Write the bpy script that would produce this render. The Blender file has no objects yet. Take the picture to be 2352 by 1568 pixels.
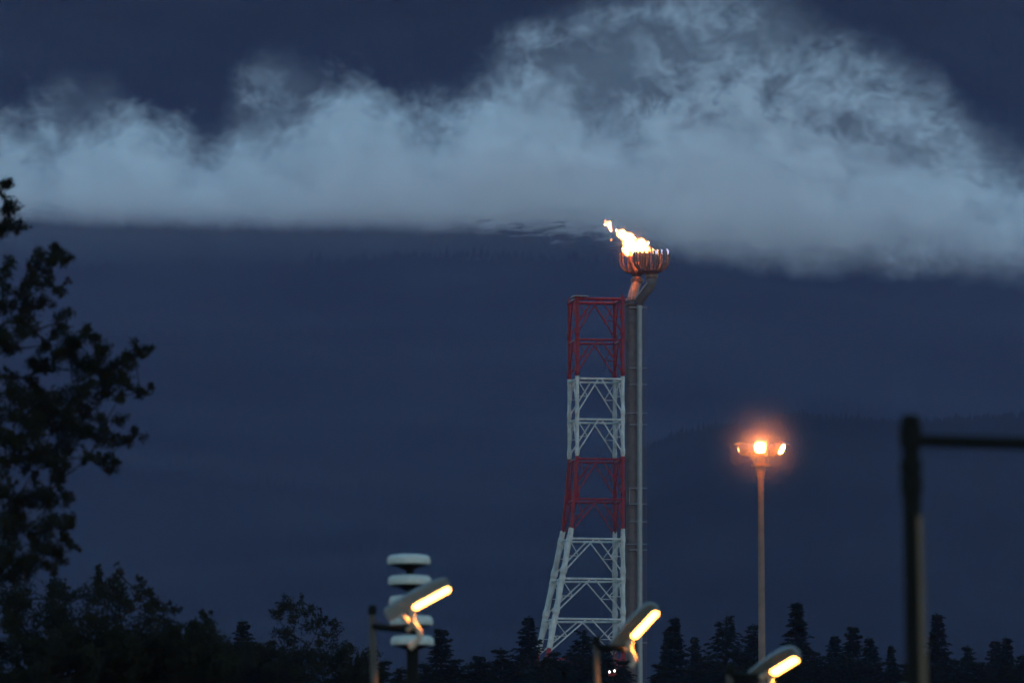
import bpy, bmesh, math, random
import numpy as np
from mathutils import Vector, Matrix, Euler

R = math.radians
sc = bpy.context.scene
C = sc.collection

# ------------------------------------------------------------------ camera
# pixel unit used below: the photograph seen 2352 x 1568 wide
F, CX, CY = 19600.0, 1176.0, 784.0
TANP = 0.08878
PITCH = math.atan(TANP)
CAM = Vector((0.0, 0.0, 1.7))
cam_d = bpy.data.cameras.new('camera')
cam = bpy.data.objects.new('camera', cam_d)
C.objects.link(cam)
cam.location = CAM
cam.rotation_euler = (R(90) + PITCH, 0, 0)
cam_d.sensor_fit = 'HORIZONTAL'
cam_d.sensor_width = 36
cam_d.lens = 300
cam_d.clip_start = 1
cam_d.clip_end = 30000
cam_d.dof.use_dof = True
cam_d.dof.focus_distance = 1500
cam_d.dof.aperture_fstop = 4.0
sc.camera = cam

# ------------------------------------------------------------------ world, dusk light, exposure
SUN_EL, SUN_ROT = R(-1.0), R(160)
w = bpy.data.worlds.new('World')
sc.world = w
w.use_nodes = True
wn = w.node_tree
wn.nodes.clear()
sky = wn.nodes.new('ShaderNodeTexSky')
sky.sky_type = 'NISHITA'
sky.sun_disc = False
sky.sun_elevation = SUN_EL
sky.sun_rotation = SUN_ROT
sky.air_density = 1.0
sky.dust_density = 0.6
sky.ozone_density = 3.0
bg = wn.nodes.new('ShaderNodeBackground')
bg.inputs['Strength'].default_value = 0.1
wo = wn.nodes.new('ShaderNodeOutputWorld')
tint = wn.nodes.new('ShaderNodeMix')
tint.data_type = 'RGBA'
tint.blend_type = 'MULTIPLY'
tint.inputs[0].default_value = 1.0
wn.links.new(sky.outputs[0], tint.inputs[6])
tint.inputs[7].default_value = (0.94, 1.08, 0.665, 1)
wn.links.new(tint.outputs[2], bg.inputs['Color'])
wn.links.new(bg.outputs[0], wo.inputs['Surface'])

EV = 6.0
G = 1.0 / (2 ** EV)           # scene radiance that shows as 1.0
vs = sc.view_settings
vs.view_transform = 'Standard'
vs.look = 'None'
vs.gamma = 1
vs.use_curve_mapping = False
vs.exposure = EV

sun_d = bpy.data.lights.new('twilight_sun', 'SUN')
sun_d.energy = 0.05 * G
sun_d.angle = R(60)
sun_d.color = (0.75, 0.88, 1.0)
sun = bpy.data.objects.new('twilight_sun', sun_d)
C.objects.link(sun)
sun.rotation_euler = Euler((R(40), 0, R(-20)))

cy = sc.cycles
cy.use_denoising = True
cy.denoising_input_passes = 'RGB_ALBEDO'
cy.volume_bounces = 2
cy.max_bounces = 6
cy.diffuse_bounces = 2
cy.glossy_bounces = 2
cy.transparent_max_bounces = 16
cy.sample_clamp_indirect = 40 * G
cy.volume_max_steps = 256

rnd = random.Random(7)
nrg = np.random.default_rng(11)

# ------------------------------------------------------------------ pixel <-> world
FWD = Vector((0, math.cos(PITCH), math.sin(PITCH)))
UPV = Vector((0, -math.sin(PITCH), math.cos(PITCH)))


def P(u, v, Y):
    d = FWD + Vector((1, 0, 0)) * ((u - CX) / F) + UPV * ((CY - v) / F)
    return CAM + d * (Y / d.y)


def ground_z(y):
    if y < 200: return 0.0
    if y < 1500: return (y - 200) * 0.04
    return 52.0 + (y - 1500) * 0.045


# ------------------------------------------------------------------ materials
MATS = {}


def mat(name, col, rough=0.7, var=0.25, scale=3.0, metal=0.0, bump=0.0, spec=0.4):
    if name in MATS: return MATS[name]
    m = bpy.data.materials.new(name)
    m.use_nodes = True
    nt = m.node_tree
    b = nt.nodes['Principled BSDF']
    tc = nt.nodes.new('ShaderNodeTexCoord')
    n = nt.nodes.new('ShaderNodeTexNoise')
    n.inputs['Scale'].default_value = scale
    n.inputs['Detail'].default_value = 6
    nt.links.new(tc.outputs['Object'], n.inputs['Vector'])
    r = nt.nodes.new('ShaderNodeValToRGB')
    r.color_ramp.elements[0].position = 0.3
    r.color_ramp.elements[1].position = 0.7
    r.color_ramp.elements[0].color = tuple(c * (1 - var) for c in col) + (1,)
    r.color_ramp.elements[1].color = tuple(min(1, c * (1 + var)) for c in col) + (1,)
    nt.links.new(n.outputs[0], r.inputs[0])
    nt.links.new(r.outputs[0], b.inputs['Base Color'])
    b.inputs['Roughness'].default_value = rough
    b.inputs['Metallic'].default_value = metal
    b.inputs['Specular IOR Level'].default_value = spec
    if bump:
        bp = nt.nodes.new('ShaderNodeBump')
        bp.inputs['Strength'].default_value = bump
        nt.links.new(n.outputs[0], bp.inputs['Height'])
        nt.links.new(bp.outputs[0], b.inputs['Normal'])
    MATS[name] = m
    return m


def emis(name, col, strength):
    m = bpy.data.materials.new(name)
    m.use_nodes = True
    nt = m.node_tree
    nt.nodes.clear()
    e = nt.nodes.new('ShaderNodeEmission')
    e.inputs['Color'].default_value = tuple(col) + (1,)
    e.inputs['Strength'].default_value = strength * G
    o = nt.nodes.new('ShaderNodeOutputMaterial')
    nt.links.new(e.outputs[0], o.inputs['Surface'])
    m.cycles.emission_sampling = 'FRONT'
    return m


def painted(name, col, rust=(0.05, 0.022, 0.012), amount=0.62):
    m = mat(name, col, 0.6, 0.22, 0.8, spec=0.2)
    nt = m.node_tree
    b = nt.nodes['Principled BSDF']
    src = b.inputs['Base Color'].links[0].from_socket
    tc = nt.nodes.new('ShaderNodeTexCoord')
    mp = nt.nodes.new('ShaderNodeMapping')
    mp.inputs['Scale'].default_value = (1.6, 1.6, 0.28)
    nt.links.new(tc.outputs['Object'], mp.inputs['Vector'])
    n = nt.nodes.new('ShaderNodeTexNoise')
    n.inputs['Scale'].default_value = 1.0
    n.inputs['Detail'].default_value = 7
    n.inputs['Roughness'].default_value = 0.7
    nt.links.new(mp.outputs[0], n.inputs['Vector'])
    r = nt.nodes.new('ShaderNodeMapRange')
    r.inputs['From Min'].default_value = 0.50
    r.inputs['From Max'].default_value = 0.72
    r.inputs['To Max'].default_value = amount
    nt.links.new(n.outputs[0], r.inputs['Value'])
    mx = nt.nodes.new('ShaderNodeMix')
    mx.data_type = 'RGBA'
    nt.links.new(r.outputs[0], mx.inputs[0])
    nt.links.new(src, mx.inputs[6])
    mx.inputs[7].default_value = rust + (1,)
    nt.links.new(mx.outputs[2], b.inputs['Base Color'])
    return m


M_RED = painted('red_paint', (0.10, 0.0012, 0.004), (0.03, 0.012, 0.008), 0.5)
M_WHITE = painted('white_paint', (0.225, 0.237, 0.245), (0.07, 0.07, 0.055))
M_RUST = mat('weathered_steel', (0.050, 0.040, 0.040), 0.7, 0.25, 0.7, spec=0.25)
M_GALV = mat('galvanised_pipe', (0.09, 0.10, 0.11), 0.5, 0.15, 0.9)
M_STEEL = mat('burner_steel', (0.06, 0.024, 0.014), 0.55, 0.3, 2.0)
M_STEM = mat('heated_steel', (0.13, 0.075, 0.05), 0.55, 0.2, 2.0)
M_DARK = mat('dark_metal', (0.003, 0.003, 0.003), 0.85, 0.3, 5.0, spec=0.08)
M_POLE = mat('lamp_pole_grey', (0.034, 0.031, 0.030), 0.8, 0.2, 4.0, spec=0.2)
M_CONCRETE = mat('mast_lit_grey', (0.085, 0.06, 0.054), 0.7, 0.15, 2.0, spec=0.2)  # pinkish tint stands in for lamplight on the mast
M_HEAD = mat('lamp_housing', (0.085, 0.095, 0.105), 0.7, 0.15, 6.0, spec=0.2)
M_SIREN = mat('siren_white', (0.235, 0.25, 0.25), 0.55, 0.1, 8.0)
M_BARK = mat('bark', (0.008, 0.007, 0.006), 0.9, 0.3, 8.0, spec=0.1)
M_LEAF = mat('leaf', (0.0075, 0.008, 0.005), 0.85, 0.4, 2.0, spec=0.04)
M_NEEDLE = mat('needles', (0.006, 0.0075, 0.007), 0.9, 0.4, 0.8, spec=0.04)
M_LITSIDE = mat('pole_lit_side', (0.075, 0.056, 0.042), 0.9, 0.15, 4.0, spec=0.1)  # warm light on the pole's right side, put into the colour
M_CABLE = mat('pale_conduit', (0.20, 0.155, 0.12), 0.6, 0.1, 6.0)
M_FLOOD = mat('floodlight_housing', (0.10, 0.075, 0.07), 0.5, 0.2, 6.0)
M_SODIUM = emis('sodium_lens', (1.0, 0.35, 0.055), 22)
M_FLOODLENS = emis('floodlight_lens', (1.0, 0.33, 0.06), 60)
M_WORK = emis('work_lamp_lens', (1.0, 0.93, 0.8), 5)


# ------------------------------------------------------------------ mesh helper
class MB:
    def __init__(self):
        self.v, self.f = [], []

    def tube(self, pts, rad, n=10, caps=True):
        pts = [Vector(p) for p in pts]
        if not hasattr(rad, '__len__'): rad = [rad] * len(pts)
        b0 = len(self.v)
        up = None
        for i, p in enumerate(pts):
            if i == 0: t = pts[1] - pts[0]
            elif i == len(pts) - 1: t = pts[-1] - pts[-2]
            else: t = (pts[i + 1] - pts[i]).normalized() + (pts[i] - pts[i - 1]).normalized()
            t.normalize()
            if up is None:
                up = Vector((0, 0, 1)) if abs(t.z) < 0.9 else Vector((0, 1, 0))
            a = t.cross(up)
            if a.length < 1e-6: a = t.orthogonal()
            a.normalize()
            b = a.cross(t).normalized()
            up = b
            for k in range(n):
                an = 2 * math.pi * k / n
                self.v.append(p + (a * math.cos(an) + b * math.sin(an)) * rad[i])
        for i in range(len(pts) - 1):
            for k in range(n):
                k2 = (k + 1) % n
                self.f.append((b0 + i * n + k, b0 + i * n + k2, b0 + (i + 1) * n + k2, b0 + (i + 1) * n + k))
        if caps:
            self.f.append(tuple(b0 + k for k in range(n))[::-1])
            self.f.append(tuple(b0 + (len(pts) - 1) * n + k for k in range(n)))
        return self

    def box(self, c, s, m=None):
        c = Vector(c)
        b0 = len(self.v)
        for dx in (-.5, .5):
            for dy in (-.5, .5):
                for dz in (-.5, .5):
                    p = Vector((dx * s[0], dy * s[1], dz * s[2]))
                    if m is not None: p = m @ p
                    self.v.append(c + p)
        for f in ((0, 1, 3, 2), (4, 6, 7, 5), (0, 4, 5, 1), (2, 3, 7, 6), (0, 2, 6, 4), (1, 5, 7, 3)):
            self.f.append(tuple(b0 + i for i in f))
        return self

    def lathe(self, prof, c=(0, 0, 0), n=32):
        c = Vector(c)
        b0 = len(self.v)
        for r, z in prof:
            for k in range(n):
                a = 2 * math.pi * k / n
                self.v.append(c + Vector((r * math.cos(a), r * math.sin(a), z)))
        for i in range(len(prof) - 1):
            for k in range(n):
                k2 = (k + 1) % n
                self.f.append((b0 + i * n + k, b0 + i * n + k2, b0 + (i + 1) * n + k2, b0 + (i + 1) * n + k))
        self.f.append(tuple(b0 + k for k in range(n))[::-1])
        self.f.append(tuple(b0 + (len(prof) - 1) * n + k for k in range(n)))
        return self

    def loft(self, rings):
        b0 = len(self.v)
        n = len(rings[0])
        for r in rings: self.v.extend(Vector(p) for p in r)
        for i in range(len(rings) - 1):
            for k in range(n):
                k2 = (k + 1) % n
                self.f.append((b0 + i * n + k, b0 + i * n + k2, b0 + (i + 1) * n + k2, b0 + (i + 1) * n + k))
        self.f.append(tuple(b0 + k for k in range(n))[::-1])
        self.f.append(tuple(b0 + (len(rings) - 1) * n + k for k in range(n)))
        return self

    def build(self, name, m, parent=None, smooth=True):
        me = bpy.data.meshes.new(name)
        me.from_pydata([tuple(p) for p in self.v], [], self.f)
        me.materials.append(m)
        if smooth:
            me.polygons.foreach_set('use_smooth', [True] * len(me.polygons))
            me.set_sharp_from_angle(angle=R(40))
        me.update()
        bm = bmesh.new(); bm.from_mesh(me)
        bmesh.ops.recalc_face_normals(bm, faces=bm.faces)
        bm.to_mesh(me); bm.free()
        o = bpy.data.objects.new(name, me)
        C.objects.link(o)
        if parent is not None: o.parent = parent
        return o


def raw_mesh(name, verts, faces, m, parent=None):
    """verts (n,3) array, faces (m,k) array with constant k"""
    me = bpy.data.meshes.new(name)
    nv, nf, k = len(verts), len(faces), faces.shape[1]
    me.vertices.add(nv)
    me.vertices.foreach_set('co', np.asarray(verts, np.float32).ravel())
    me.loops.add(nf * k)
    me.loops.foreach_set('vertex_index', faces.astype(np.int32).ravel())
    me.polygons.add(nf)
    me.polygons.foreach_set('loop_start', np.arange(0, nf * k, k, dtype=np.int32))
    me.update(calc_edges=True)
    me.materials.append(m)
    o = bpy.data.objects.new(name, me)
    C.objects.link(o)
    if parent is not None: o.parent = parent
    return o


def tag(o, label=None, cat=None, group=None, kind=None):
    if label: o['label'] = label
    if cat: o['category'] = cat
    if group: o['group'] = group
    if kind: o['kind'] = kind
    return o


def thing(name, loc, label, cat, group=None, rz=0):
    o = bpy.data.objects.new(name, None)
    C.objects.link(o)
    o.location = loc
    o.rotation_euler = (0, 0, rz)
    o.empty_display_size = 0.5
    return tag(o, label, cat, group)


# ------------------------------------------------------------------ ground and hills
def hash_noise(x, y, seed):
    r = np.random.default_rng(seed)
    out = np.zeros_like(x)
    for k in range(14):
        a = r.uniform(0, 2 * np.pi)
        f = 2 ** (k / 2.2)
        out += np.sin((x * np.cos(a) + y * np.sin(a)) * f + r.uniform(0, 6.28)) / f ** 0.9
    return out


def grid(name, xs, ys, hf, m, kind='structure'):
    X, Y = np.meshgrid(xs, ys)
    Z = hf(X, Y)
    V = np.stack([X, Y, Z], -1).reshape(-1, 3)
    nx, ny = len(xs), len(ys)
    i = np.arange((ny - 1) * nx).reshape(ny - 1, nx)[:, :-1].ravel()
    Fc = np.stack([i, i + 1, i + nx + 1, i + nx], -1)
    o = raw_mesh(name, V, Fc, m)
    o.data.polygons.foreach_set('use_smooth', [True] * len(o.data.polygons))
    tag(o, kind=kind)
    return o


M_GROUND = mat('rough_ground', (0.035, 0.04, 0.028), 0.95, 0.4, 0.05)


def hill_mat(name, col, patch=None):
    m = bpy.data.materials.new(name)
    m.use_nodes = True
    nt = m.node_tree
    b = nt.nodes['Principled BSDF']
    b.inputs['Roughness'].default_value = 0.95
    b.inputs['Specular IOR Level'].default_value = 0.0
    tc = nt.nodes.new('ShaderNodeTexCoord')
    n = nt.nodes.new('ShaderNodeTexNoise')
    n.inputs['Scale'].default_value = 0.004
    n.inputs['Detail'].default_value = 9
    nt.links.new(tc.outputs['Object'], n.inputs['Vector'])
    r = nt.nodes.new('ShaderNodeValToRGB')
    r.color_ramp.elements[0].position = 0.35
    r.color_ramp.elements[1].position = 0.68
    r.color_ramp.elements[0].color = tuple(c * 0.65 for c in col) + (1,)
    r.color_ramp.elements[1].color = tuple(c * 1.4 for c in col) + (1,)
    nt.links.new(n.outputs[0], r.inputs[0])
    nt.links.new(r.outputs[0], b.inputs['Base Color'])
    return m


M_HILL = hill_mat('hill_forest_floor', (0.014, 0.014, 0.017))
M_FOREST = hill_mat('hill_forest', (0.014, 0.014, 0.017))


def vz(v, y):               # height at distance y whose picture row is v
    t = (CY - v) / F
    return CAM.z + y * (math.sin(PITCH) + t * math.cos(PITCH)) / (math.cos(PITCH) - t * math.sin(PITCH))


def vzn(v, y):
    t = (CY - v) / F
    return CAM.z + y * (math.sin(PITCH) + t * math.cos(PITCH)) / (math.cos(PITCH) - t * math.sin(PITCH))


def sst(a, b, x):
    t = np.clip((x - a) / (b - a), 0, 1)
    return t * t * (3 - 2 * t)


gz = np.vectorize(ground_z)
grid('ground', np.linspace(-1600, 1600, 60), np.concatenate([np.linspace(-250, 3000, 90), np.linspace(3100, 4700, 12)]),
     lambda X, Y: gz(Y) + 0.0 * X, M_GROUND)

RU = np.array([-900, 150, 400, 700, 1050, 1250, 1500, 1750, 2050, 2352, 3200.])
RV = np.array([600, 592, 590, 598, 612, 610, 622, 668, 720, 770, 800.])


def hill_h(X, Y):
    s = np.clip((Y - 4500) / 3400, -0.05, 1.2)
    U = X / Y * F + CX
    ridge = np.interp(U, RU, RV)
    v = 1640 + (ridge - 1640) * np.clip(s, 0, 1) ** 0.9
    z = vzn(v, Y)
    z = z + hash_noise(X / 230, Y / 230, 3) * 10 * np.clip(s * 3, 0, 1)
    z = np.where(s > 1, z - (Y - 7900) * 0.55, z)
    z = np.where(s < 0.02, ground_z(4500) - 3 + s * 60, z)
    return z


grid('hillside', np.linspace(-1500, 1500, 150), np.linspace(4450, 8180, 140), hill_h, M_HILL)

KU = np.array([1360, 1425, 1480, 1560, 1660, 1740, 1830, 1920, 2050, 2200, 2352, 2700, 3200.])
KV = np.array([1560, 1090, 1030, 985, 962, 958, 938, 945, 955, 950, 945, 930, 1000.])


def knoll_h(X, Y):
    s = (Y - 4100) / 900
    U = X / Y * F + CX
    v = np.interp(U, KU, KV) + 14
    top = vzn(v, np.full_like(Y, 5000.0))
    base = 52 + (Y - 1500) * 0.045
    z = base + (top - base) * sst(0, 1, s) * (Y < 5001) + (Y >= 5001) * (top - base - (Y - 5000) * 0.5)
    z = z + hash_noise(X / 90, Y / 90, 5) * 3.5 * np.clip(s * 3, 0, 1)
    return np.maximum(z, base - 4)


grid('wooded_hill', np.linspace(0, 880, 100), np.linspace(4080, 5320, 70), knoll_h, M_HILL)


def far_h(X, Y):
    z = vzn(700.0, 9000) + (Y - 9000) * 0.42
    return z + hash_noise(X / 320, Y / 320, 9) * 26


grid('mountain', np.linspace(-1700, 1700, 130), np.linspace(8900, 11600, 100), far_h, M_HILL)


# forest on the slopes: one mass each, nobody could count it
def forest(name, n, ylo, yhi, hf, hmin, hmax, seed, umin=-350, umax=2700, skip=None):
    r = np.random.default_rng(seed)
    Y = np.sqrt(r.uniform(ylo ** 2, yhi ** 2, n))
    U = r.uniform(umin, umax, n)
    X = (U - CX) / F * Y
    Z = hf(X, Y)
    if skip is not None:
        k = ~skip(X, Y, r)
        X, Y, Z = X[k], Y[k], Z[k]
    n = len(X)
    H = r.uniform(hmin, hmax, n) * r.choice([1, 1, 1, 1.5], n)
    W = H * r.uniform(0.12, 0.22, n)
    ns = 5
    prof = [(1.0, 0.05), (0.45, 0.5), (0.75, 0.42), (0.0, 1.0)]
    vs_, fs = [], []
    tmpl, tf = [], []
    for (rr, zz) in [(1.0, 0.05), (0.42, 0.55), (0.70, 0.45)]:
        for k in range(ns):
            a = 2 * math.pi * k / ns
            tmpl.append((rr * math.cos(a), rr * math.sin(a), zz))
    tmpl.append((0, 0, 1.0))
    for k in range(ns):
        k2 = (k + 1) % ns
        tf.append((k, k2, ns + k2)); tf.append((k, ns + k2, ns + k))
        tf.append((2 * ns + k, 2 * ns + k2, 3 * ns))
    tmpl = np.array(tmpl); tf = np.array(tf)
    A = r.uniform(0, 6.28, n)
    ca, sa = np.cos(A)[:, None], np.sin(A)[:, None]
    jit = 1 + r.uniform(-0.3, 0.3, (n, len(tmpl)))
    px = (tmpl[None, :, 0] * ca - tmpl[None, :, 1] * sa) * W[:, None] * jit + X[:, None]
    py = (tmpl[None, :, 0] * sa + tmpl[None, :, 1] * ca) * W[:, None] * jit + Y[:, None]
    pz = tmpl[None, :, 2] * H[:, None] + Z[:, None]
    V = np.stack([px, py, pz], -1).reshape(-1, 3)
    Fc = (tf[None] + (np.arange(n) * len(tmpl))[:, None, None]).reshape(-1, 3)
    o = raw_mesh(name, V, Fc, M_FOREST)
    return tag(o, kind='stuff')


forest('hillside_forest', 62000, 4700, 7930, hill_h, 4, 8.5, 1)
forest('wooded_hill_forest', 11000, 4200, 5010, knoll_h, 2.0, 4.2, 2, umin=1250, umax=2750)
forest('mountain_forest', 30000, 8950, 11000, far_h, 9, 16, 4)

# ------------------------------------------------------------------ cloud bank (a real volume between hillside and mountain)
CY0, CY1 = 8370.0, 8470.0
CYM = 0.5 * (CY0 + CY1)
pa, pb = P(0, 0, CYM), P(1000, 1000, CYM)
SX = 1000.0 / (pb.x - pa.x)           # pixels per metre across
SZ = 1000.0 / (pb.z - pa.z)           # rows per metre up (negative)
U0, U1 = -700.0, 3052.0

BOT_U = [-700, 0, 300, 700, 1000, 1250, 1450, 1600, 1800, 2000, 2200, 2352, 3052]
BOT_V = [500, 497, 505, 514, 518, 520, 545, 568, 580, 582, 590, 604, 640]
TOP_U = [-700, -100, 0, 110, 200, 330, 480, 560, 680, 760, 850, 980, 1050, 1200, 1330, 1480, 1640, 1800, 1930, 2050, 2150, 2250, 2352, 2600, 3052]
TOP_V = [330, 305, 295, 340, 305, 270, 350, 315, 290, 215, 225, 275, 265, 210, 270, 295, 245, 270, 335, 350, 345, 405, 450, 455, 460]
WSP_U = [-700, -50, 40, 110, 200, 300, 420, 500, 570, 630, 700, 790, 900, 1020, 1100, 1180, 1300, 1480, 1700, 1850, 2000, 2120, 2220, 2352, 2700, 3052]
WSP_V = [280, 260, 240, 165, 150, 200, 270, 210, 130, 95, 120, 175, 190, 185, 110, 50, 5, -60, -60, 10, 75, 130, 230, 320, 380, 400]


def vol_mat_cloud():
    m = bpy.data.materials.new('cloud_vapour')
    m.use_nodes = True
    nt = m.node_tree
    nt.nodes.clear()
    L = nt.links.new

    def node(t, **kw):
        n = nt.nodes.new(t)
        for k, v in kw.items(): setattr(n, k, v)
        return n

    def val(x, sock):
        if isinstance(x, (int, float)): sock.default_value = x
        else: L(x, sock)

    def math_(op, a, b=0.0, c=0.0, clamp=False):
        n = node('ShaderNodeMath', operation=op, use_clamp=clamp)
        val(a, n.inputs[0]); val(b, n.inputs[1])
        if len(n.inputs) > 2: val(c, n.inputs[2])
        return n.outputs[0]

    def smooth(x, lo, hi):
        n = node('ShaderNodeMapRange', interpolation_type='SMOOTHSTEP')
        val(x, n.inputs['Value']); val(lo, n.inputs['From Min']); val(hi, n.inputs['From Max'])
        return n.outputs['Result']

    tc = node('ShaderNodeTexCoord')
    sx = node('ShaderNodeSeparateXYZ')
    L(tc.outputs['Object'], sx.inputs[0])
    u = math_('MULTIPLY_ADD', math_('SUBTRACT', sx.outputs[0], pa.x), SX, 0.0)
    # the bank lies parallel to the rising slope behind it: it climbs 12 m in 100 m
    zt = math_('SUBTRACT', sx.outputs[2], math_('MULTIPLY', math_('SUBTRACT', sx.outputs[1], CYM), 0.122))
    v = math_('MULTIPLY_ADD', math_('SUBTRACT', zt, pa.z), SZ, 0.0)
    y = math_('MULTIPLY', math_('SUBTRACT', sx.outputs[1], CY0), SX)

    def vec(a, b, c):
        n = node('ShaderNodeCombineXYZ')
        val(a, n.inputs[0]); val(b, n.inputs[1]); val(c, n.inputs[2])
        return n.outputs[0]

    def noise(vector, detail, rough, dist=0.0, out='Fac', lac=2.0):
        n = node('ShaderNodeTexNoise')
        n.inputs['Scale'].default_value = 1.0
        n.inputs['Detail'].default_value = detail
        n.inputs['Roughness'].default_value = rough
        n.inputs['Lacunarity'].default_value = lac
        n.inputs['Distortion'].default_value = dist
        L(vector, n.inputs['Vector'])
        return n.outputs[out]

    def curve(x, us, vs_):
        n = node('ShaderNodeFloatCurve')
        cm = n.mapping
        c = cm.curves[0]
        pts = [((a - U0) / (U1 - U0), (b + 200) / 1000.0) for a, b in zip(us, vs_)]
        c.points[0].location = pts[0]
        c.points[1].location = pts[-1]
        for p in pts[1:-1]: c.points.new(*p)
        cm.update()
        L(math_('DIVIDE', math_('SUBTRACT', x, U0), U1 - U0), n.inputs['Value'])
        return math_('MULTIPLY_ADD', n.outputs[0], 1000.0, -200.0)

    base = vec(math_('DIVIDE', u, 190), math_('DIVIDE', v, 170), math_('DIVIDE', y, 6000))
    nw = noise(base, 2, 0.5, out='Color')
    vm = node('ShaderNodeVectorMath', operation='MULTIPLY_ADD')
    L(nw, vm.inputs[0])
    vm.inputs[1].default_value = (0.5, 0.5, 0.2)
    L(base, vm.inputs[2])
    warped = vm.outputs[0]
    fine = node('ShaderNodeVectorMath', operation='SCALE')
    L(warped, fine.inputs[0]); fine.inputs['Scale'].default_value = 1.9
    nA = noise(fine.outputs[0], 5, 0.64)
    nB = noise(warped, 4, 0.60, 0.0)
    dA = math_('SUBTRACT', nA, 0.5)
    dB = math_('SUBTRACT', nB, 0.5)
    finer = node('ShaderNodeVectorMath', operation='SCALE')
    L(warped, finer.inputs[0]); finer.inputs['Scale'].default_value = 5.2
    dC = math_('SUBTRACT', noise(finer.outputs[0], 4, 0.6, 0.0), 0.5)
    # slightly bent column so that puffs lean
    us = math_('ADD', u, math_('MULTIPLY', dB, 230.0))
    vb = curve(u, BOT_U, BOT_V)
    vt = curve(us, TOP_U, TOP_V)
    vw = curve(us, WSP_U, WSP_V)
    softb = math_('ADD', 44.0, math_('MULTIPLY', smooth(u, 1150, 1900), 75.0))
    # flame's heat shimmer, a refraction, put into the cloud density as ripples
    hx = math_('DIVIDE', math_('SUBTRACT', u, 1260.0), 150.0)
    heat = math_('POWER', 2.718, math_('MULTIPLY', math_('MULTIPLY', hx, hx), -1.0))
    rip = noise(vec(math_('DIVIDE', math_('ADD', u, math_('MULTIPLY', v, 2.0)), 55), math_('DIVIDE', v, 13), math_('DIVIDE', y, 500)), 3, 0.65)
    ripd = math_('MULTIPLY', math_('MULTIPLY', math_('SUBTRACT', rip, 0.5), heat), 190.0)
    amp = math_('ADD', 28.0, math_('MULTIPLY', smooth(u, 1300, 2000), 60.0))
    eb = math_('ADD', math_('ADD', math_('SUBTRACT', vb, v), math_('MULTIPLY', dA, amp)), ripd)
    fb = smooth(math_('DIVIDE', eb, softb), -0.6, 1.1)
    et = math_('ADD', math_('SUBTRACT', v, vt), math_('ADD', math_('MULTIPLY', dA, 230.0), math_('MULTIPLY', dC, 90.0)))
    ft = smooth(et, -80, 215)
    ew = math_('ADD', math_('SUBTRACT', v, vw), math_('MULTIPLY', dA, 90.0))
    fw = smooth(ew, -25, 170)
    lump = math_('ADD', math_('ADD', nB, math_('MULTIPLY', dA, 0.75)), math_('MULTIPLY', dC, 0.16))
    lump = smooth(lump, 0.46, 0.80)
    side = math_('ADD', 0.45, math_('MULTIPLY', smooth(u, 850, 1250), 0.55))
    lump = math_('MULTIPLY', lump, side)
    rd = node('ShaderNodeVectorMath', operation='SCALE')
    L(warped, rd.inputs[0]); rd.inputs['Scale'].default_value = 1.5
    rg = math_('ABSOLUTE', math_('SUBTRACT', noise(rd.outputs[0], 4, 0.58, 0.0), 0.5))
    rg = math_('MULTIPLY', smooth(rg, 0.13, 0.0), smooth(nB, 0.34, 0.56))
    lump = math_('ADD', math_('MULTIPLY', lump, 0.75), math_('MULTIPLY', math_('MULTIPLY', rg, side), 0.42))
    wisp = math_('MULTIPLY', math_('MULTIPLY', fw, lump), 0.0100)
    veil = math_('MULTIPLY', math_('MULTIPLY', fw, side), 0.0019)
    body = math_('MULTIPLY', ft, 0.0225)
    d = math_('ADD', math_('ADD', body, wisp), veil)
    d = math_('MULTIPLY', d, fb)
    band = math_('MULTIPLY', smooth(v, 440.0, 500.0), heat)
    d = math_('MULTIPLY', d, math_('SUBTRACT', 1.0, math_('MULTIPLY', math_('MULTIPLY', band, smooth(rip, 0.46, 0.62)), 0.6)))
    # thin veil hanging under the bank
    d = math_('ADD', d, math_('MULTIPLY', math_('MULTIPLY', smooth(v, 640.0, 500.0), fw), 0.0010))
    # fade in and out through its depth
    yd = math_('DIVIDE', math_('SUBTRACT', sx.outputs[1], CYM), (CY1 - CY0) * 0.5)
    fd = smooth(math_('ABSOLUTE', yd), 1.0, 0.55)
    d = math_('MULTIPLY', d, fd)
    pv = node('ShaderNodeVolumePrincipled')
    pv.inputs['Color'].default_value = (0.95, 0.97, 0.98, 1)
    pv.inputs['Anisotropy'].default_value = 0.1
    L(d, pv.inputs['Density'])
    o = node('ShaderNodeOutputMaterial')
    L(pv.outputs[0], o.inputs['Volume'])
    m.cycles.volume_step_rate = 0.22
    return m


def cloud_mesh():
    us = np.linspace(U0, U1, 80)
    lo = np.maximum(np.interp(us, BOT_U, BOT_V) + 70, 650)
    hi = np.interp(us, WSP_U, WSP_V) - 75
    k = np.ones(5) / 5
    hi = np.convolve(np.pad(hi, 2, mode='edge'), k, 'valid') - 15
    mb = MB()
    rings = []
    for a, l, h in zip(us, lo, hi):
        x = pa.x + a / SX
        zl, zh = pa.z + l / SZ, pa.z + h / SZ
        k_ = 0.122 * (CY1 - CY0) / 2
        rings.append([(x, CY0, zl - k_), (x, CY1, zl + k_), (x, CY1, zh + k_), (x, CY0, zh - k_)])
    mb.loft(rings)
    o = mb.build('cloud', vol_mat_cloud(), smooth=False)
    return tag(o, kind='stuff')


cloud_mesh()

# ------------------------------------------------------------------ flare tower
TY = 1500.0
TB = P(1369, 1000, TY)
GZ = ground_z(TY)
TH = R(9.4)
tower = thing('flare_tower', (TB.x, TY, GZ), 'tall red and white striped lattice flare tower with two burner crowns', 'flare tower', rz=TH)
Rinv = Matrix.Rotation(-TH, 3, 'Z')


def tl(p):                      # world -> tower local
    return Rinv @ (Vector(p) - Vector((TB.x, TY, GZ)))


def tz(v): return P(1369, v, TY - 4.0).z - GZ


PX = TY / F
HALF = 4.07


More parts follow.
